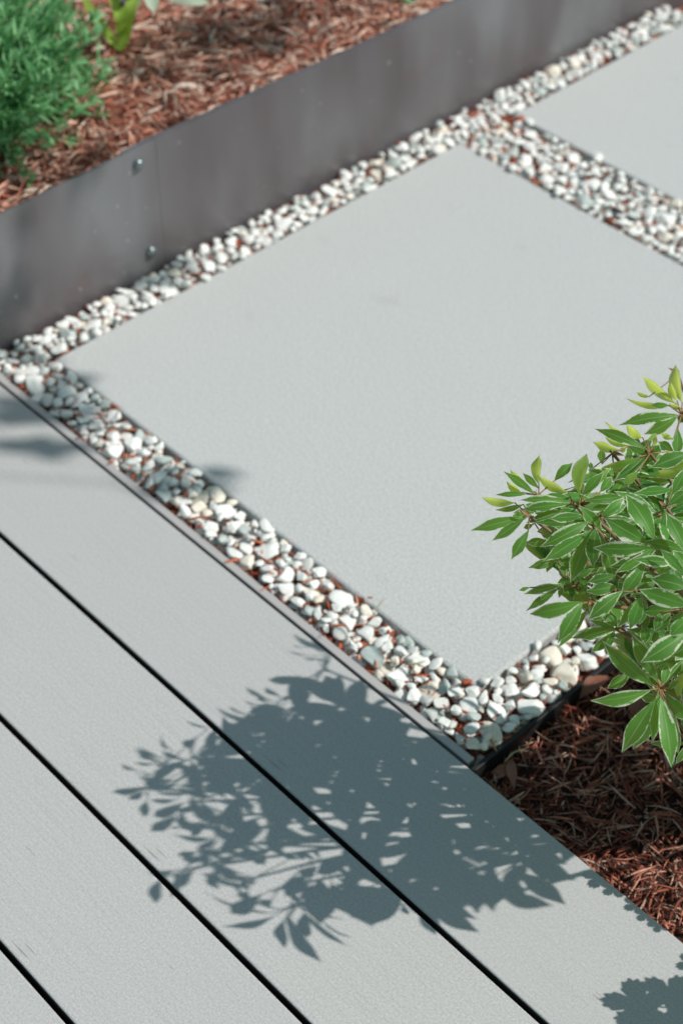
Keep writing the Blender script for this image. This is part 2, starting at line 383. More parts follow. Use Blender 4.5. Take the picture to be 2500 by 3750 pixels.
MC = [(.085, .024, .015), (.22, .056, .034), (.36, .105, .064), (.48, .165, .105), (.60, .27, .19), (.68, .40, .30), (.55, .38, .28)]
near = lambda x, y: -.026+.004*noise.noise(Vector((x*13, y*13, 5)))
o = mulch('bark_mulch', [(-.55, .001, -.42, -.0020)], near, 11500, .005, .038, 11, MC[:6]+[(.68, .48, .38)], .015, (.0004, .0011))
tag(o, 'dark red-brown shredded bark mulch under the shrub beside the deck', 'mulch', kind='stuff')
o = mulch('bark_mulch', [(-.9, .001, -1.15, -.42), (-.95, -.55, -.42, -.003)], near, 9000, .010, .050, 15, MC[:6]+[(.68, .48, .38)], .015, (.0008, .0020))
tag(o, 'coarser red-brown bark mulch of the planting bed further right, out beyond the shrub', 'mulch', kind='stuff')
far = lambda x, y: .155+.006*noise.noise(Vector((x*9, y*9, 1)))
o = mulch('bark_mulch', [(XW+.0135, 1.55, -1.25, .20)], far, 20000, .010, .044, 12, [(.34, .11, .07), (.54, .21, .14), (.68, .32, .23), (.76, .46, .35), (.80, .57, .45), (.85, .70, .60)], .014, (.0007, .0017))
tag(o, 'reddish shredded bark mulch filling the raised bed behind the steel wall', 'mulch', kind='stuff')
RED = [(.28, .06, .03), (.48, .11, .05), (.60, .17, .08), (.62, .30, .18)]
base = lambda x, y: -.0105
o = mulch('bark_shreds', [(.009, .80, -.0742, -.0135), (.764, .819, -1.2, -.03), (.009, .066, -1.1, -.04), (.2, .763, -.868, -.764)], base, 3400, .005, .026, 13, RED, .012, (.0005, .0015))
tag(o, 'orange-red bark shreds scattered down between the white pebbles', 'mulch', kind='stuff')

# ------------------------------------------------------------------ pebbles
def ico(sub=2):
    import bmesh
    bm = bmesh.new(); bmesh.ops.create_icosphere(bm, subdivisions=sub, radius=1)
    V = np.array([v.co[:] for v in bm.verts]); Fc = [tuple(v.index for v in f.verts) for f in bm.faces]; bm.free(); return V, Fc
IV, IF = ico(3)
protos = []
for k in range(18):
    V = IV.copy(); pr = np.random.default_rng(100+k)
    for _ in range(pr.integers(11, 17)):              # worn facets
        d = pr.normal(size=3); d /= np.linalg.norm(d); cut = pr.uniform(.46, .76); h = V@d; ov = np.maximum(h-cut, 0); V -= np.outer(ov*.97, d)
    for i in range(len(V)):
        p = Vector(IV[i]); V[i] *= 1+.16*noise.noise(p*1.3+Vector((k*7, 0, 0)))+.035*noise.noise(p*3.5+Vector((k*3, 5, 0)))
    V /= np.abs(V).max(0)
    me = bpy.data.meshes.new('pebble'); me.from_pydata(V.tolist(), [], IF); me.materials.append(PEB)
    me.polygons.foreach_set('use_smooth', [True]*len(me.polygons)); protos.append((V, me))
V2, F2 = ico(2)
low = []
for V, me in protos:
    # the coarse sphere's vertices are the first of the fine one
    d = [int(np.argmin(((IV-q)**2).sum(1))) for q in V2]; low.append(V[d])

STEP = .001; X0, X1, Y0, Y1 = .0, .83, -1.30, .0
nx, ny = int((X1-X0)/STEP), int((Y1-Y0)/STEP)
hm = np.full((nx, ny), .05); ids = np.full((nx, ny), -1, int)
zones = {'deck': (.0085, .80, -.0742, -.0130, -.0010, 900), 'wall': (.764, .8205, -1.28, -.001, -.0005, 900), 'gap': (.066, .762, -.869, -.764, -.001, 900), 'bed': (.0085, .0665, -1.10, -.0130, .0000, 900)}
def cells(z): x0, x1, y0, y1 = zones[z][:4]; return slice(int((x0-X0)/STEP), int((x1-X0)/STEP)), slice(int((y0-Y0)/STEP), int((y1-Y0)/STEP))
for z in zones: sx, sy = cells(z); hm[sx, sy] = -.027
pebs = []
pr = np.random.default_rng(5)
for z, (x0, x1, y0, y1, top, cnt) in zones.items():
    sx, sy = cells(z)
    for it in range(cnt*6):
        if it % 40 == 0 and float(np.mean(hm[sx, sy])) > top-.0022: break
        a = float(np.clip(pr.lognormal(math.log(.0108 if z in ('deck', 'bed', 'wall') else .0096), .33), .0045, .0165)); b = a*pr.uniform(.62, .92); c = b*pr.uniform(.44, .68); yaw = pr.uniform(0, math.pi)
        rr = int(a/STEP)+1; gx, gy = np.meshgrid(np.arange(-rr, rr+1)*STEP, np.arange(-rr, rr+1)*STEP, indexing='ij')
        ca, sa = math.cos(yaw), math.sin(yaw); u = (gx*ca+gy*sa)/a; w = (-gx*sa+gy*ca)/b; q = u*u+w*w
        mk = q < .92; dome = np.where(mk, np.sqrt(np.maximum(1-q, 0)), 0)*c; best = None
        for _ in range(9):
            ci = pr.integers(int((x0-X0)/STEP)+2, int((x1-X0)/STEP)-1); cj = pr.integers(int((y0-Y0)/STEP)+2, int((y1-Y0)/STEP)-1)
            i0, j0 = ci-rr, cj-rr
            if i0 < 0 or j0 < 0 or i0+2*rr+1 > nx or j0+2*rr+1 > ny: continue
            hw = hm[i0:i0+2*rr+1, j0:j0+2*rr+1]; lift = np.where(mk & (q < .8), hw+dome, -9)
            zz = np.max(lift)-.42*c
            if zz+c > top+.006: continue
            if best is None or zz < best[0]: best = (zz, i0, j0, ci, cj)
        if best is None: continue
        zz, i0, j0, ci, cj = best; hw = hm[i0:i0+2*rr+1, j0:j0+2*rr+1]; nt2 = zz+dome; up = mk & (nt2 > hw)
        hw[up] = nt2[up]; ids[i0:i0+2*rr+1, j0:j0+2*rr+1][up] = len(pebs)
        k = pr.random(); v = pr.uniform(.76, .84)
        if z == 'bed' or (z == 'deck' and X0+ci*STEP < .16): k *= .6
        if k < .10: col, cn = (v*.60, v*.68, v*.66), 'grey-green'
        elif k < .18: col, cn = (v*.80, v*.80, v*.77), 'greyish'
        elif k < .26: col, cn = (v*1.05, v*.97, v*.84), 'cream'
        else: col, cn = (min(.84, v*1.04), min(.85, v*1.05), min(.83, v*1.02)), 'white'
        pebs.append(dict(p=(X0+ci*STEP, Y0+cj*STEP, zz), s=(a, b, c), yaw=yaw, tilt=(pr.normal(0, .22), pr.normal(0, .22)), col=col, cn=cn, zone=z, k=int(pr.integers(18))))
# a few stones lying up on the slab rims of the wide gap and by the wall
rims = [('gap', 0, pr.uniform(.10, .74), -.763) for _ in range(26)]+[('wall', 1, .763, pr.uniform(-.74, -.09)) for _ in range(26)]+[('bed', 1, .067, pr.uniform(-.30, -.08)) for _ in range(6)]+[('gap', 0, pr.uniform(.12, .74), -.870) for _ in range(5)]
for zn, ax_, x, y in rims:
    a = pr.uniform(.0055, .0105); b = a*pr.uniform(.65, .9); c = b*pr.uniform(.5, .75); o_ = pr.uniform(-.001, .006)
    if ax_ == 0: y += -o_ if y > -.8 else o_
    else: x += o_ if x > .5 else -o_
    zz = .0008+c*pr.uniform(.62, .9); v = pr.uniform(.72, .82); rr = int(a/STEP)+1; ci, cj = int((x-X0)/STEP), int((y-Y0)/STEP)
    gx, gy = np.meshgrid(np.arange(-rr, rr+1)*STEP, np.arange(-rr, rr+1)*STEP, indexing='ij'); q = (gx*gx+gy*gy)/(a*b); hw = hm[ci-rr:ci+rr+1, cj-rr:cj+rr+1]
    if hw.shape != q.shape or float(hw[(q < .5) & (hw < .04)].max() if ((q < .5) & (hw < .04)).any() else 0) > .004: continue
    up = q < .9; hw[up] = zz+c*np.sqrt(np.maximum(0, 1-q[up])); ids[ci-rr:ci+rr+1, cj-rr:cj+rr+1][up] = len(pebs)
    pebs.append(dict(p=(x, y, zz), s=(a, b, c), yaw=pr.uniform(0, 3.1), tilt=(pr.normal(0, .12), pr.normal(0, .12)), col=(v, v*1.01, v*.98), cn='white', zone=zn, k=int(pr.integers(18))))
SIL = [(1095, 1215), (1150, 1085), (1230, 1050), (1330, 1035), (1368, 985), (1420, 950), (1465, 880), (1560, 840), (4000, 700), (4000, 2600), (1568, 1770), (1500, 1700), (1360, 1610), (1400, 1480), (1280, 1470), (1210, 1400), (1190, 1350), (1165, 1270)]
ii, jj = np.nonzero(ids >= 0)
PP = np.stack([X0+ii*STEP, Y0+jj*STEP, hm[ii, jj]], -1); uv = proj(PP)
vis = (uv[:, 0] > 0) & (uv[:, 0] < 2500) & (uv[:, 1] > 0) & (uv[:, 1] < 3750) & ~in_poly(uv[:, :2]*.6272, SIL)
score = np.bincount(ids[ii, jj][vis], weights=1/uv[vis, 2]**2, minlength=len(pebs))
top300 = set(np.argsort(-score)[:300].tolist()) if len(pebs) > 300 else set(range(len(pebs)))
top300 = {i for i in top300 if score[i] > 0}
def rotm(q):
    return Matrix.Rotation(q['yaw'], 3, 'Z') @ Matrix.Rotation(q['tilt'][0], 3, 'X') @ Matrix.Rotation(q['tilt'][1], 3, 'Y')
where = {'bed': 'between the big slab and the black edging', 'wall': 'in the strip at the foot of the steel wall', 'gap': 'in the wide gap between the two slabs'}
def place_word(q):
    if q['zone'] != 'deck': return where[q['zone']]
    x = q['p'][0]
    return ('at the near corner end of the strip beside the deck' if x < .13 else 'in the near half of the strip between deck and big slab' if x < .33
            else 'halfway up the strip between deck and big slab' if x < .52 else 'at the far shaded end of the strip between deck and slab')
bigs = {}
for i in top300:
    w = place_word(pebs[i]); bigs.setdefault(w, []).append((score[i], i))
biggest = {max(v)[1]: w for w, v in bigs.items()}
mbs = MB()
for i, q in enumerate(pebs):
    Rm = rotm(q)
    if i in top300:
        o = bpy.data.objects.new('pebble', protos[q['k']][1]); COL.objects.link(o)
        o.location = q['p']; o.scale = q['s']; o.rotation_euler = Rm.to_euler(); o.color = (*q['col'], 1)
        a = q['s'][0]; sz = 'large' if a > .0122 else 'small' if a < .0090 else 'medium'
        sh = 'long' if q['s'][1]/a < .74 else 'rounded'
        lab = f"{sz} {sh} {q['cn']} pebble {place_word(q)}"
        if i in biggest: lab = f"{q['cn']} {sh} pebble, largest {place_word(q)}"
        tag(o, lab, 'pebble', 'white pebbles in the gravel strips')
    else:
        RN = np.array(Rm); V = (low[q['k']]*np.array(q['s'])) @ RN.T + np.array(q['p'])
        mbs.add(V, F2, 0, np.tile([*q['col'], 1], (len(V), 1)))
o = mbs.build('gravel', PEBS, aname='tint'); tag(o, 'pale mixed white pebbles filling the strips around the slabs', 'gravel', kind='stuff')
print('pebbles', len(pebs), 'single', len(top300))

# ------------------------------------------------------------------ the variegated shrub
S = .2551
Z1 = (1700, 1600, S); Z2 = (2100, 1300, S); Z3 = (2100, 1650, S); Z4 = (1850, 1850, S); Z5 = (2150, 1950, .2232); Z6 = (1900, 2050, S); Z7 = (2150, 2250, S)
# frame, base, tip, width, kind: g green, y sunlit from behind, f farther inside, t near the camera side
LV = [
 (Z1, 880, 1145, 90, 1340, 150, 'g'), (Z1, 880, 1150, 390, 1495, 130, 'g'), (Z1, 850, 965, 440, 1060, 95, 'g'), (Z1, 730, 945, 235, 880, 130, 'y'), (Z1, 900, 820, 440, 830, 75, 'g'),
 (Z1, 820, 800, 600, 650, 110, 'y'), (Z1, 1015, 830, 560, 490, 110, 'g'), (Z1, 1000, 790, 640, 465, 125, 'y'), (Z1, 1065, 680, 1060, 250, 180, 'y'), (Z1, 1070, 745, 830, 515, 90, 'f'),
 (Z1, 1500, 800, 1035, 560, 165, 'y'), (Z1, 1290, 630, 1550, 365, 135, 'g'), (Z1, 1540, 890, 1110, 850, 115, 'g'), (Z1, 1500, 930, 790, 900, 135, 't'), (Z1, 1500, 960, 815, 1040, 145, 't'),
 (Z1, 1420, 1040, 880, 1240, 125, 'g'), (Z1, 1240, 1335, 1035, 1360, 85, 'f'), (Z1, 1180, 1490, 880, 1520, 120, 'f'), (Z1, 990, 1255, 845, 1310, 75, 'f'),
 (Z4, 330, 360, 80, 780, 150, 'g'), (Z4, 1120, 150, 620, 195, 135, 't'), (Z4, 1120, 225, 400, 250, 115, 'g'), (Z4, 1190, 235, 500, 605, 195, 't'), (Z4, 1210, 370, 535, 810, 185, 't'),
 (Z4, 1230, 340, 925, 1120, 215, 't'), (Z4, 1290, 330, 1245, 895, 205, 't'), (Z4, 1350, 400, 1568, 1110, 205, 'g'), (Z4, 1050, 5, 1390, 390, 175, 't'), (Z4, 740, 780, 330, 900, 125, 'f'),
 (Z4, 720, 750, 880, 1050, 85, 'f'), (Z4, 850, 1130, 260, 1275, 120, 'f'), (Z4, 350, 1180, 190, 1225, 55, 'f'), (Z4, 760, 1190, 290, 1520, 110, 'f'), (Z4, 820, 1155, 765, 1330, 72, 'f'),
 (Z4, 1110, 1385, 340, 1575, 205, 'g'), (Z4, 1275, 900, 930, 1065, 115, 'f'), (Z4, 1600, 1000, 1170, 1110, 135, 'g'), (Z4, 1600, 1170, 1150, 1240, 165, 'g'), (Z4, 1150, 1245, 1090, 1010, 95, 'f'),
 (Z4, 1490, 500, 1450, 330, 65, 'f'), (Z4, 890, 900, 770, 910, 60, 'f'), (Z4, 1400, 900, 1250, 1130, 110, 'f'), (Z4, 1180, 1320, 1440, 1180, 90, 'f'),
 (Z3, 85, 650, 160, 25, 210, 'y'), (Z3, 120, 640, 430, 305, 135, 't'), (Z3, 150, 690, 530, 225, 80, 'g'), (Z3, 370, 600, 545, 370, 135, 'g'), (Z3, 150, 712, 740, 665, 135, 't'),
 (Z3, 200, 860, 635, 735, 125, 'g'), (Z3, 390, 960, 780, 760, 115, 'g'), (Z3, 400, 960, 860, 1005, 95, 'g'), (Z3, 390, 950, 730, 680, 125, 'g'), (Z3, 1150, 1280, 750, 610, 270, 't'),
 (Z3, 1060, 1335, 430, 962, 235, 't'), (Z3, 1090, 1392, 268, 1405, 215, 't'), (Z3, 410, 1030, 1010, 1340, 125, 'g'), (Z3, 1600, 1440, 1005, 1295, 175, 't'), (Z3, 1315, 820, 1240, 1280, 85, 'g'),
 (Z3, 1640, 1500, 1320, 875, 205, 't'), (Z3, 950, 95, 395, 250, 95, 'g'), (Z3, 1045, 85, 570, 440, 135, 'g'), (Z3, 870, 115, 540, 300, 130, 'y'), (Z3, 930, 290, 710, 490, 100, 'y'),
 (Z3, 890, 320, 915, 505, 95, 'f'), (Z3, 1420, 565, 840, 615, 140, 'g'), (Z3, 1660, 30, 1115, 240, 200, 't'), (Z3, 1600, 310, 1100, 335, 125, 'g'), (Z3, 1640, 110, 1365, 270, 130, 'y'),
 (Z3, 1620, 230, 1400, 650, 150, 't'), (Z3, 1325, 805, 1640, 560, 155, 'g'), (Z3, 1260, 860, 1095, 1035, 125, 'f'), (Z3, 400, 200, 385, -30, 105, 'f'), (Z3, 1055, 170, 1030, 360, 110, 'f'),
 (Z3, 600, 470, 450, 620, 90, 'f'), (Z3, 240, 275, 240, 165, 65, 'f'), (Z3, 1500, 790, 1600, 960, 130, 'f'), (Z3, 1150, 1080, 1320, 1300, 120, 'f'), (Z3, 520, 1240, 480, 1120, 70, 'f'),
 (Z2, 1470, 700, 970, 300, 165, 'y'), (Z2, 1380, 722, 755, 655, 90, 'y'), (Z2, 1365, 722, 1095, 720, 85, 'g'), (Z2, 1555, 690, 1440, 130, 185, 'y'), (Z2, 1480, 660, 1370, 375, 110, 'y'),
 (Z2, 1490, 868, 630, 998, 175, 't'), (Z2, 1490, 878, 1015, 1145, 170, 't'), (Z2, 1030, 1350, 300, 1048, 145, 't'), (Z2, 1065, 1432, 770, 1305, 95, 'g'), (Z2, 810, 1305, 440, 1190, 90, 'y'),
 (Z2, 935, 1270, 440, 970, 110, 'y'), (Z2, 990, 1190, 740, 1015, 150, 'y'), (Z2, 660, 1370, 265, 1250, 125, 'y'), (Z2, 1490, 1055, 1465, 1455, 155, 't'), (Z2, 1430, 1385, 1200, 1240, 130, 'g'),
 (Z2, 1430, 1210, 1240, 1120, 85, 'f'), (Z2, 1560, 770, 1365, 700, 85, 'y'), (Z2, 1568, 850, 1500, 985, 100, 'g'), (Z2, 1080, 600, 890, 535, 65, 'y'), (Z2, 740, 1340, 655, 1385, 60, 'f'),
 (Z2, 1180, 1150, 1160, 1310, 55, 'f'), (Z2, 1040, 1230, 1195, 1130, 65, 'f'),
 (Z5, 1085, 258, 455, 668, 155, 't'), (Z5, 960, 480, 540, 1072, 205, 't'), (Z5, 1430, 500, 758, 440, 175, 't'), (Z5, 1450, 530, 920, 682, 135, 'g'), (Z5, 1610, 710, 1195, 268, 160, 't'),
 (Z5, 1650, 600, 1395, 288, 175, 't'), (Z5, 1690, 930, 1030, 745, 265, 't'), (Z5, 1690, 1210, 838, 938, 265, 't'), (Z5, 1200, 1120, 790, 985, 95, 't'), (Z5, 1440, 1265, 843, 1302, 175, 'g'),
 (Z5, 1130, 800, 690, 1062, 150, 'g'), (Z5, 575, 955, 0, 1432, 225, 't'), (Z5, 850, 1040, 505, 1560, 150, 'g'), (Z5, 890, 1030, 690, 1600, 195, 't'), (Z5, 960, 1080, 848, 1520, 130, 'g'),
 (Z5, 1180, 1310, 1110, 1620, 125, 'g'), (Z5, 1360, 1300, 1120, 1650, 150, 'g'), (Z5, 1600, 1330, 1330, 1432, 110, 'g'), (Z5, 1230, 620, 1020, 715, 70, 'f'), (Z5, 1500, 260, 1355, 90, 150, 'f'),
 (Z5, 300, 550, 150, 800, 160, 'f'), (Z5, 480, 420, 620, 620, 150, 'f'), (Z5, 700, 680, 500, 900, 170, 'f'), (Z5, 1100, 900, 800, 820, 150, 'f'), (Z5, 1000, 1350, 900, 1600, 130, 'f'), (Z5, 1500, 1400, 1300, 1620, 150, 'f'),
 (Z6, 895, 615, 548, 1200, 195, 't'), (Z6, 970, 725, 550, 1275, 135, 'g'), (Z6, 1395, 990, 748, 1122, 170, 'f'), (Z6, 1370, 1010, 1030, 1335, 140, 'f'), (Z6, 1385, 980, 1000, 868, 75, 'f'),
 (Z6, 1390, 965, 1150, 745, 115, 'f'), (Z6, 1395, 960, 1300, 740, 95, 'f'), (Z6, 1370, 1030, 1220, 1330, 80, 'f'),
 (Z7, 930, 1015, 205, 390, 235, 't'), (Z7, 1020, 985, 635, 290, 195, 't'), (Z7, 920, 1078, 60, 1260, 225, 't'), (Z7, 980, 1200, 488, 1982, 235, 't'), (Z7, 1010, 1280, 655, 1950, 190, 'g'),
 (Z7, 1010, 1120, 932, 1855, 145, 't'), (Z7, 1045, 1190, 1215, 2200, 235, 't'), (Z7, 1090, 1230, 1245, 2190, 150, 'g'), (Z7, 1100, 1120, 1420, 1540, 195, 'g'), (Z7, 1080, 1000, 1150, 690, 115, 'g'),
 (Z7, 1095, 990, 1375, 650, 115, 'g'), (Z7, 1050, 1000, 1010, 730, 65, 'g'), (Z7, 1440, 250, 768, 690, 265, 't'), (Z7, 1480, 430, 1200, 602, 185, 't'), (Z7, 1295, 1200, 1400, 800, 135, 'y'),
 (Z7, 1250, 1430, 1295, 2010, 115, 'g'), (Z7, 1150, 1075, 1310, 950, 85, 'g'), (Z7, 640, 845, 280, 1065, 155, 'f'), (Z7, 1000, 1200, 740, 1165, 135, 'f'), (Z7, 910, 570, 780, 355, 105, 'f'),
 (Z7, 1080, 470, 1230, 165, 110, 'f'), (Z7, 1440, 40, 1175, 315, 185, 't'), (Z7, 960, 480, 1000, 190, 95, 'f'), (Z7, 800, 120, 830, 430, 140, 'f'), (Z7, 1420, 1870, 1260, 2160, 95, 'f'),
 (Z7, 1470, 1850, 880, 1850, 100, 'f'), (Z7, 1370, 620, 1330, 900, 120, 'f'), (Z7, 1400, 1300, 1420, 1700, 140, 'f'),
]
HUBS = [(1937, 1889), (1971, 1812), (2093, 1837), (2493, 1517), (2378, 1660), (2123, 1849), (2199, 1895), (2437, 1857), (2391, 2003), (2171, 1928), (2104, 2146), (2164, 2207), (2255, 2303), (2380, 2085),
        (2500, 2060), (2500, 2230), (2415, 2520), (2530, 2330), (2530, 1720), (2345, 2170), (2240, 1660), (2480, 1370)]
dk = [(0, 1.46), (1300, 1.45), (1500, 1.40), (1700, 1.32), (1890, 1.266), (2050, 1.222), (2250, 1.20), (2500, 1.225), (4000, 1.225)]
def depth_of(u, v): return float(np.interp(v, [p[0] for p in dk], [p[1] for p in dk])) + (u-2200)*-1.2e-5
TOCAM = -M[2]
shrub_base = np.array([-.205, -.165, -.02])
shrub = empty('variegated_shrub', shrub_base); tag(shrub, 'bushy evergreen shrub with cream-edged pointed green leaves at the right edge', 'shrub')
lr = random.Random(3); hubs3 = []; groups = {}
for L in LV:
    (ox, oy, sc), bx, by, tx, ty, w, kd = L
    if sc == S and (ox, oy) in ((2100, 1300), (2100, 1650)) and by < 700 and kd == 'g' and lr.random() < .5: kd = 'y'
    if (ox, oy) == (2100, 1300) and kd == 'f': kd = 'y'
    b = np.array([ox+bx*sc, oy+by*sc]); t = np.array([ox+tx*sc, oy+ty*sc])
    h = int(np.argmin([np.hypot(*(b-np.array(q))) for q in HUBS])); groups.setdefault(h, []).append((b, t, w*sc, kd))
stems = MB()
def grow(hub, out=None):
    q = hub-shrub_base; mid = shrub_base+q*np.array([.42, .42, .72]); pts = curve3(shrub_base+rngs(.012), mid+rngs(.02), hub, 10)
    tube(stems, pts, np.linspace(.0038, .0013, 10), 6)
def rngs(s): return np.array([lr.gauss(0, s), lr.gauss(0, s), 0])
def shadow_uv(P):
    P = np.atleast_2d(P); G = P-SUN*(P[:, 2:3]/SUN[2]); return proj(G)[:, :2]*.6272
def cells_of(b, t):
    out = set()
    for f in (.25, .5, .75):
        P = b+(t-b)*f; a = shadow_uv(P)[0]; out.add((0, int(a[0]//24), int(a[1]//24)))
        u = proj(P)[:2]*.6272
        if u[0] < 1590: out.add((1, int(u[0]//24), int(u[1]//24)))
    return out
covered = {}; YP = []
def cover(b, t):
    for c in cells_of(b, t): covered[c] = covered.get(c, 0)+1
for h, lv in groups.items():
    u, v = HUBS[h]; d0 = depth_of(u, v)+.006; hub = at(u, v, d0); mb = MB(); anyf = all(k == 'f' for *_, k in lv)
    if anyf: hub = at(u, v, d0+.07)
    grow(hub)
    for b, t, w, kd in lv:
        dd = depth_of(*b)+{'g': .008, 'y': .010, 'f': .060, 't': -.008}[kd]+lr.uniform(-.004, .004)
        Lp = np.hypot(*(t-b)); Lm = Lp/F*dd; dt = dd+lr.uniform(-.25, .25)*Lm+(.0 if kd != 'y' else .25*Lm)
        B = at(*b, dd); T = at(*t, dt)
        n = TOCAM+np.array([lr.gauss(0, .2), lr.gauss(0, .2), lr.gauss(0, .2)])
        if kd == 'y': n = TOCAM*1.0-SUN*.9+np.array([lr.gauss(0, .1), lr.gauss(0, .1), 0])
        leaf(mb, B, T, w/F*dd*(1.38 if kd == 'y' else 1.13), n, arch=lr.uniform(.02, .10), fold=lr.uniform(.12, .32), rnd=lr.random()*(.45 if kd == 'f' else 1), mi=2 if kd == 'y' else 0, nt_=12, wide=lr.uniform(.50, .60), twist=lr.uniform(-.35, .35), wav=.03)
        tube(mb, curve3(hub, (B+hub)/2-.1*abs(Lm)*TOCAM*.3, B+(T-B)*.02, 4), [.0007, .0006, .0005, .0005], 5, 1); cover(B, T)
        if kd == 'y': YP.append((B+T)/2); YP.append(B*.2+T*.8)
    if not anyf:
        for k in range(3): leaf(mb, hub, hub+TOCAM*.006+np.array([lr.gauss(0, .004), lr.gauss(0, .004), .002]), .003, TOCAM+np.array([lr.gauss(0, 1)]*3), mi=1, nt_=5)
    mb.build('leaf_whorl', [LEAF, PETI, BACKLIT_TINT], shrub, aname='leaf', origin=hub)
# the rest of the crown: whorls kept inside the outline seen from the camera and inside the outline of the cast shadow
SHD = [(235, 1795), (300, 1650), (365, 1600), (500, 1540), (560, 1515), (620, 1470), (645, 1425), (745, 1475), (800, 1520), (900, 1600), (1010, 1670), (1130, 1640), (1240, 1600), (1330, 1560), (1568, 1440), (3200, 1100), (3200, 2000), (1568, 1905), (1440, 1890), (1340, 1905),
       (1275, 1930), (1300, 2000), (1285, 2090), (1190, 2075), (1090, 2125), (1000, 2135), (935, 2060), (860, 2110), (735, 2110), (650, 2020), (560, 1990), (460, 2005), (330, 2020), (385, 1915), (350, 1865)]
SIL2 = [(1150, 1210), (1200, 1130), (1300, 1090), (1400, 1060), (1430, 1010), (1500, 960), (1575, 900), (1575, 300), (9000, 0), (9000, 3500), (1590, 2600), (1590, 1740), (1540, 1600), (1450, 1540), (1400, 1460), (1330, 1420), (1260, 1330), (1220, 1260)]
def ellipse(d): return ((d-np.array([-.165, -.16, .21]))/np.array([.27, .27, .24]))
cands = []
for tries in range(9000):
    hub = np.array([lr.uniform(-.46, .12), lr.uniform(-.44, .09), lr.uniform(.05, .43)])
    if np.linalg.norm(ellipse(hub)) > 1: continue
    a = proj(hub); uu, vv, dd = a
    if not in_poly(a[None, :2]*.6272, SIL2)[0] or not in_poly(shadow_uv(hub), SHD)[0]: continue
    if uu < 2530 and (dd < depth_of(uu, vv)+.03): continue
    up = (hub-np.array([-.165, -.16, .02])); up /= np.linalg.norm(up); up = up*.7+np.array([0, 0, .6])+SUN*.3; up /= np.linalg.norm(up)
    e1 = np.cross(up, [lr.gauss(0, 1), lr.gauss(0, 1), .3]); e1 /= np.linalg.norm(e1); e2 = np.cross(up, e1); k = lr.randint(11, 15); ls = []; P = []
    for q in range(k):
        w = 2.4*q+lr.uniform(-.25, .25); el = lr.uniform(-.35, .45); L = lr.uniform(.036, .056)
        dr = (math.cos(w)*e1+math.sin(w)*e2)*math.cos(el)+up*math.sin(el); ls.append((hub+dr*.005, hub+dr*(L+.005), L)); P.append(ls[-1][1])
    D = hub-np.array(YP); al = D@SUN; off = np.linalg.norm(D-al[:, None]*SUN, axis=1)
    if ((al > .01) & (off < .042)).sum() > 0: continue
    P = np.array(P); ok = in_poly(proj(P)[:, :2]*.6272, SIL2) & in_poly(shadow_uv(P), SHD)
    PT = proj(P); ok &= (PT[:, 0] > 2530) | np.array([q[2] > depth_of(q[0], q[1])+.012 for q in PT])
    ls = [l for l, o1 in zip(ls, ok) if o1]
    if len(ls) < 6: continue
    cands.append((hub, up, ls, set().union(*[cells_of(b, t) for b, t, L in ls])))
cnt = 0
while cnt < 49 and cands:
    sc_ = [sum((1 if covered.get(c, 0) == 0 else .15 if covered[c] == 1 else 0 if (c[0] == 1 or covered[c] == 2) else -.2) * (3 if c[0] == 1 else 1) for c in cd[3]) for cd in cands]
    if max(sc_) <= 0: break
    hub, up, ls, cs = cands.pop(int(np.argmax(sc_))); mb = MB()
    for c in cs: covered[c] = covered.get(c, 0)+1
    outside = proj(hub)[0] > 2540
    for b, t, L in ls:
        if outside and lr.random() < .33: continue
        nn = up+np.array([lr.gauss(0, .3), lr.gauss(0, .3), 0]); leaf(mb, b, t, L*lr.uniform(.30, .37), nn, arch=lr.uniform(.02, .1), fold=.2, nt_=8, rnd=lr.random(), twist=lr.uniform(-.3, .3))
        tube(mb, [hub, (hub+b)/2, b+(t-b)*.02], [.0007, .0006, .0005], 4, 1)
    grow(hub); mb.build('leaf_whorl', [LEAF, PETI], shrub, aname='leaf', origin=hub); cnt += 1
tries = len(cands)
print('whorls', cnt, 'tries', tries)
def rim(hub_uv, h, lv):
    G = ground(hub_uv[0]/.6272, hub_uv[1]/.6272); hub = G+SUN*(h/SUN[2]); mb = MB()
    for bx, by, tx, ty, w in lv:
        b, t = (ground(x/.6272, y/.6272)+SUN*((h+e)/SUN[2]) for x, y, e in ((bx, by, .0), (tx, ty, lr.uniform(-.012, .004))))
        leaf(mb, b, t, w/1568*2500/F*1.36, SUN+np.array([lr.gauss(0, .25), lr.gauss(0, .25), .1]), arch=.05, fold=.15, nt_=12, rnd=lr.random()); tube(mb, [hub, (hub+b)/2, b+(t-b)*.02], [.0009, .0007, .0005], 4, 1)
    grow(hub); mb.build('leaf_whorl', [LEAF, PETI, BACKLIT_TINT], shrub, aname='leaf', origin=hub)
rim((1180, 1985), .28, [(1205, 1975, 1318, 2021, 58), (1195, 2005, 1297, 2077, 46), (1165, 2010, 1190, 2085, 46), (1140, 2010, 1130, 2085, 42), (1200, 1950, 1300, 1985, 40)])
rim((960, 2050), .30, [(984, 2075, 1098, 2142, 44), (970, 2080, 1000, 2148, 36), (985, 2060, 1094, 2112, 30), (930, 2030, 848, 2126, 66)])
rim((760, 1990), .335, [(735, 2020, 735, 2124, 62), (760, 2030, 808, 2104, 44), (790, 2030, 855, 2128, 60), (700, 2010, 655, 2060, 40)])
stems.build('stem', STEM, shrub, origin=shrub_base)

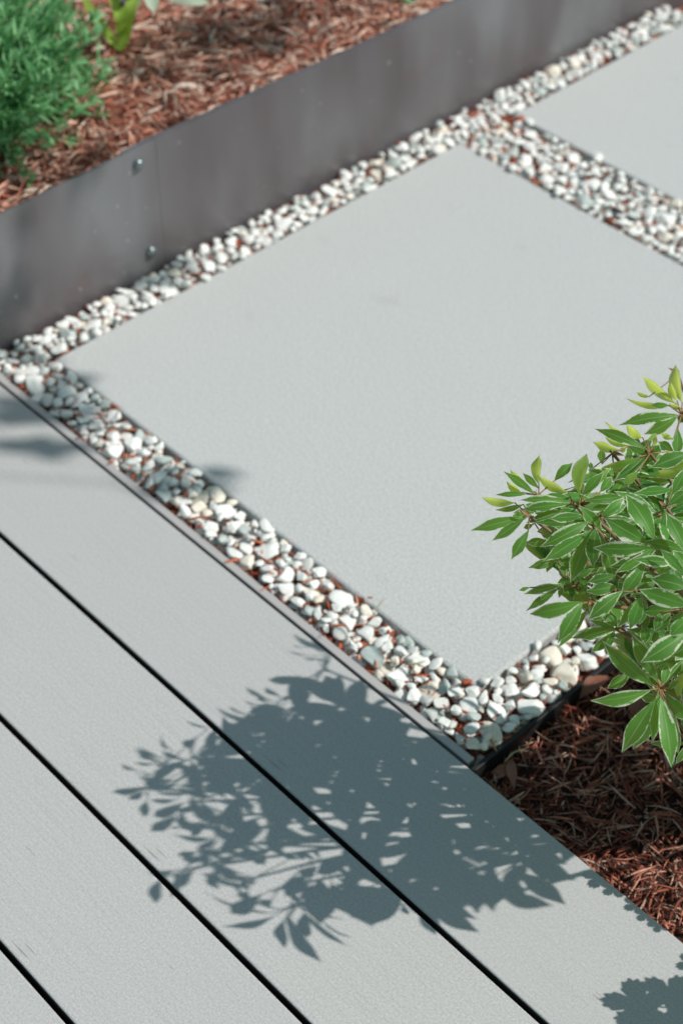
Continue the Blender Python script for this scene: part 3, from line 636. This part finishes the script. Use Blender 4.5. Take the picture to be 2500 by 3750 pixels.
# ------------------------------------------------------------------ plants of the raised bed
hb = np.array([1.045, -.165, .158]); herb = empty('feathery_herb', hb); tag(herb, 'dense feathery blue-green herb clump in the raised bed at the top left', 'herb plant')
hs, hf = MB(), MB(); hr = random.Random(9)
for k in range(780):
    th = hr.uniform(0, 2*math.pi); ph = math.acos(hr.uniform(.0, 1)); Ls = hr.uniform(.10, .185)
    d = np.array([math.sin(ph)*math.cos(th), math.sin(ph)*math.sin(th), math.cos(ph)*1.0]); root = hb+np.array([hr.uniform(-.05, .05), hr.uniform(-.06, .06), 0])
    end = root+d*Ls*np.array([1, 1.05, 1.05]); end[2] = max(end[2], .165); mid = (root+end)/2+np.array([0, 0, .03]); pts = curve3(root, mid, end, 7)
    if proj(end)[0] > 385 or end[0] < .865: continue
    tube(hs, pts, np.linspace(.0011, .0006, 7), 4)
    for j in range(2, 7):
        for _ in range(5):
            b = pts[j]; dd = d+np.array([hr.gauss(0, .6), hr.gauss(0, .6), hr.gauss(.45, .5)]); dd /= np.linalg.norm(dd); L = hr.uniform(.015, .034)
            leaf(hf, b, b+dd*L, hr.uniform(.0030, .0062), (hr.gauss(0, .6), hr.gauss(0, .6), 1), nt_=3, nv=3, arch=.08, rnd=hr.random())
hs.build('stem', GSTEM, herb, origin=hb); hf.build('foliage', HERB, herb, aname='leaf', origin=hb)

sb = ground(445, 185, .16); st = empty('strap_leaved_plant', sb); tag(st, 'young plant with bright yellow-green strap leaves in the raised mulch bed', 'plant')
def blade(pts2, w, mat, nm='leaf', dep=0.0):
    """blade through photo points with heights above the bed"""
    P = np.array([ground(u, v, .16+h) for u, v, h in pts2]); mb = MB(); n = 14; A = []; V = []
    tt = np.linspace(0, 1, len(P)); ts = np.linspace(0, 1, n); Q = np.stack([np.interp(ts, tt, P[:, i]) for i in range(3)], -1)
    for i in range(2): Q[1:-1] = (Q[:-2]+Q[1:-1]*2+Q[2:])/4
    for i in range(n):
        t = ts[i]; ax = Q[min(i+1, n-1)]-Q[max(i-1, 0)]; ax /= np.linalg.norm(ax); s = np.cross(ax, TOCAM); s /= np.linalg.norm(s)
        wd = w/2*(min(1, .45+t*2.2))*(1 if t < .6 else math.sqrt(max(0, 1-((t-.6)/.4)**2))*.97+.03)
        for q in (-1, -.5, 0, .5, 1): V.append(Q[i]+s*q*wd-TOCAM*.25*wd*(1-abs(q))); A.append((t, abs(q), .5, 1))
    mb.add(V, [(i*5+j, i*5+j+1, (i+1)*5+j+1, (i+1)*5+j) for i in range(n-1) for j in range(4)], 0, A); return mb.build(nm, mat, st, aname='leaf', origin=sb)
blade([(445, 188, 0), (460, 100, .03), (480, 20, .06), (500, -90, .08)], .017, STRAP)
blade([(445, 185, 0), (400, 130, .02), (350, 60, .04), (300, -20, .05)], .012, STRAP)
blade([(450, 185, 0), (500, 160, .012), (560, 120, .012), (590, 118, .006)], .012, BROWNLEAF)
blade([(450, 150, .01), (470, -40, .07), (520, -120, .11), (550, -40, .11), (565, 46, .09)], .024, PALE)
blade([(455, 120, .01), (520, -90, .07), (640, -15, .10), (765, 10, .09)], .020, PALE)
blade([(450, 170, .0), (440, 60, .05), (400, -60, .07)], .014, STRAP)
mb = MB(); pts = [ground(385, 110, .17), ground(415, 55, .2), ground(448, 15, .22)]; tube(mb, pts, [.0012, .001, .0008], 5); tube(mb, [pts[-1], ground(456, 6, .225)], [.0035, .002], 6, 1); mb.build('flower_stalk', [GSTEM, BUD], st, origin=sb)

tb = ground(1560, -35, .16); tl = empty('seedling', tb); tag(tl, 'tiny pale green seedling at the top edge behind the steel wall', 'seedling')
mb = MB()
for k in range(26):
    b = tb+np.array([hr.uniform(-.03, .03), hr.uniform(-.09, .06), .0]); L = hr.uniform(.012, .024); d = np.array([hr.gauss(0, .6), hr.gauss(0, .6), .7]); d /= np.linalg.norm(d)
    tube(mb, [b-np.array([0, 0, .006]), b+d*.01], [.0007, .0005], 4, 1)
    for q in range(3): e = np.array([hr.gauss(0, 1), hr.gauss(0, 1), .4]); e /= np.linalg.norm(e); leaf(mb, b+d*.01, b+d*.01+e*L, .008, (0, 0, 1), nt_=5, nv=3)
mb.build('foliage', [HERB, GSTEM], tl, aname='leaf', origin=tb)

# ------------------------------------------------------------------ young tree standing left of the view; its leaves shade the wall, strip and upper bed
tr0 = np.array([1.42, .62, .15]); tree = empty('young_tree', tr0); tag(tree, 'young tree left of the view, branches casting soft shadows on the wall', 'tree')
trk = MB(); brn = MB(); tf = MB(); tr = random.Random(21)
tube(trk, curve3(tr0, tr0+np.array([.05, .05, 1.0]), tr0+np.array([-.02, -.02, 2.15]), 10), np.linspace(.022, .010, 10), 10); trk.build('trunk', WOOD, tree, origin=tr0)
crown = tr0+np.array([-.02, -.02, 2.15])
# shadow targets: photo pixel, height of the ground there, height of the leaf, leaf count, spread
HH = 1.95
T = [((20, 1495), 0, 1.0, 5, .012), ((80, 1490), 0, 1.0, 3, .010), ((140, 1500), 0, 1.0, 2, .008), ((20, 1640), 0, 1.0, 5, .010), ((85, 1645), 0, 1.0, 4, .008), ((160, 1622), 0, .98, 2, .007), ((-60, 1640), 0, 1.0, 4, .03),
     ((120, 1430), 0, 1.0, 3, .014), ((190, 1490), 0, 1.0, 4, .014), ((255, 1425), 0, .98, 1, .006), ((270, 1510), 0, 1.0, 2, .010),
     ((500, 1760), 0, .95, 3, .010), ((570, 1785), 0, .95, 3, .010), ((650, 1780), 0, .95, 1, .006), ((700, 1720), 0, .95, 1, .003),
     ((560, 985), .0, 1.0, 4, .012), ((510, 1020), 0, 1.0, 2, .012), ((20, 1225), .02, 1.0, 7, .016), ((-20, 1150), .05, 1.0, 7, .02),
     ((610, 200), .16, 1.1, 12, .03), ((740, 110), .16, 1.1, 16, .035), ((850, 70), .16, 1.1, 14, .035), ((820, 180), .16, 1.1, 7, .025), ((480, 290), .16, 1.1, 4, .025),
     ((90, 640), .16, 1.05, 8, .03), ((10, 680), .16, 1.05, 7, .03), ((700, 290), .16, 1.1, 4, .02), ((560, 420), .16, 1.1, 3, .02)]
for (u, v), z0, h, n, spd in T:
    h = h-1+HH
    G = ground(u, v, z0); Q = G+SUN*((h-z0)/SUN[2]); mid = (crown+Q)/2+np.array([.12, .12, .10]); mid2 = Q+np.array([.12, .10, .0])
    tube(brn, curve3(crown, mid, Q+np.array([.03, .03, 0]), 10), np.linspace(.0011, .0005, 10), 5)
    for k in range(n):
        p = Q+np.array([tr.gauss(0, spd), tr.gauss(0, spd), tr.gauss(0, spd)]); a = tr.uniform(0, 6.3); L = tr.uniform(.04, .06)
        d = np.array([-.68+tr.gauss(0, .3), -.73+tr.gauss(0, .3), tr.gauss(0, .25)]); d /= np.linalg.norm(d)
        leaf(tf, p, p+d*L, L*.45, SUN+np.array([tr.gauss(0, .35)]*3), nt_=5, nv=3)
        tube(brn, [Q+np.array([.03, .03, 0]), p], [.0006, .0005], 4)
for k in range(260):
    p = crown+np.array([tr.gauss(.1, .16), tr.gauss(.1, .16), tr.gauss(.1, .14)]); d = np.array([tr.gauss(0, 1), tr.gauss(0, 1), tr.gauss(0, .5)]); d /= np.linalg.norm(d)
    leaf(tf, p, p+d*.04, .015, (0, 0, 1), nt_=4, nv=3)
brn.build('branch', WOOD, tree, origin=crown); tf.build('foliage', TREELEAF, tree, aname='leaf', origin=crown)

# ------------------------------------------------------------------ low lobed-leaf plants just right of the view, known by their shadows on the deck
def lobed(mb, c, n, ax, rad_, seed):
    r = random.Random(seed); n = np.asarray(n, float); n /= np.linalg.norm(n); ax = ax-n*np.dot(ax, n); ax /= np.linalg.norm(ax); s = np.cross(n, ax)
    K = 90; V = [c]
    for i in range(K):
        w = -math.pi+2*math.pi*i/K; lobe = .46+.54*abs(math.cos(w*2.5))**.6; tooth = 1+.07*math.cos(w*26); notch = 1-.75*max(0, 1-abs(abs(w)-math.pi)/.35)
        rr = rad_*lobe*tooth*notch; V.append(c+rr*(math.cos(w)*ax+math.sin(w)*s)+n*.08*rr)
    mb.add(V, [(0, i+1, (i+1) % K+1) for i in range(K)], 0, [(.5, .5, r.random(), 1)]*(K+1))
def lobed_plant(root, items, label):
    root = np.array(root); p = empty('lobed_leaf_plant', root); tag(p, label, 'plant'); st_ = MB()
    for i, ((u, v), h, rad_, (du, dv)) in enumerate(items):
        G = ground(u/.6272, v/.6272); Q = G+SUN*(h/SUN[2]); ax = ground((u+du)/.6272, (v+dv)/.6272)-G
        mb = MB(); n = SUN+np.array([.1, .12, .1]); lobed(mb, Q, n, ax, rad_, i); mb.build('leaf', TREELEAF, p, aname='leaf', origin=Q)
        tube(st_, curve3(root, (root+Q)/2+np.array([0, 0, .02]), Q-np.array([0, 0, .001]), 7), np.linspace(.0014, .0008, 7), 5)
    st_.build('stem', GSTEM, p, origin=root)
lobed_plant((-.46, -.10, -.02), [((1468, 2308), .14, .024, (-60, -10)), ((1540, 2290), .15, .022, (30, -50)), ((1500, 2350), .13, .024, (-30, 50)), ((1580, 2350), .14, .026, (60, 30)), ((1592, 2215), .12, .012, (-60, 10))],
            'low plant with scalloped leaves just outside the bottom right corner, its shadow on the deck')
lobed_plant((-.33, -.16, -.02), [((1378, 2015), .10, .013, (-40, -10)), ((1410, 2040), .10, .010, (20, 30)), ((1462, 2078), .10, .010, (-50, 20)), ((1484, 2100), .10, .009, (-40, 30)), ((1512, 2124), .10, .008, (-10, 30))],
            'low creeping plant just right of the view, its small scalloped shadows along the deck edge')

# ------------------------------------------------------------------ fallen bits
def dead(b, t, w, label, z=-.012, arch=.15):
    B = ground(*b, z+.002); T_ = ground(*t, z+.006); mb = MB(); leaf(mb, B, T_, w, (0.1, .2, 1), arch=arch, fold=.35, nt_=10, rnd=lr.random(), wav=.06, twist=.5)
    o = mb.build('fallen_leaf', BROWNLEAF, aname='leaf', origin=B); tag(o, label, 'fallen leaf', 'brown fallen leaves on the mulch')
dead((1888, 2830), (1795, 2825), .011, 'thin orange-brown fallen leaf lying flat on mulch, left one beside the black edging corner')
dead((1868, 2780), (1880, 2885), .010, 'upright curled orange-brown fallen leaf on mulch near the black edging corner')
dead((2120, 2560), (2240, 2470), .018, 'broad pinkish brown fallen leaf under the shrub against the black edging')
dead((2350, 2540), (2320, 2650), .020, 'dull brown fallen leaf on the mulch behind the lowest leaf whorl')
def straw(pts, rad_, label, nm='dry_straw'):
    mb = MB(); P = [ground(u, v, z) for u, v, z in pts]; tube(mb, P, [rad_]*(len(P)-1)+[rad_*.4], 5); o = mb.build(nm, STRAW, origin=P[0]); tag(o, label, 'straw')
straw([(1368, 2262, -.004), (1378, 2230, .004), (1395, 2205, .010), (1418, 2184, .014)], .0007, 'thin pale green grass blade sticking up from the pebbles beside the slab')
straw([(1480, 2436, .002), (1520, 2428, .004), (1560, 2420, .001)], .0008, 'dry yellow straw lying on the pebbles by the slab corner')
straw([(1845, 2790, -.006), (1880, 2755, .0), (1925, 2740, -.004), (1945, 2705, -.004)], .0007, 'thin brown curved twig on mulch beside the black edging corner', 'twig')
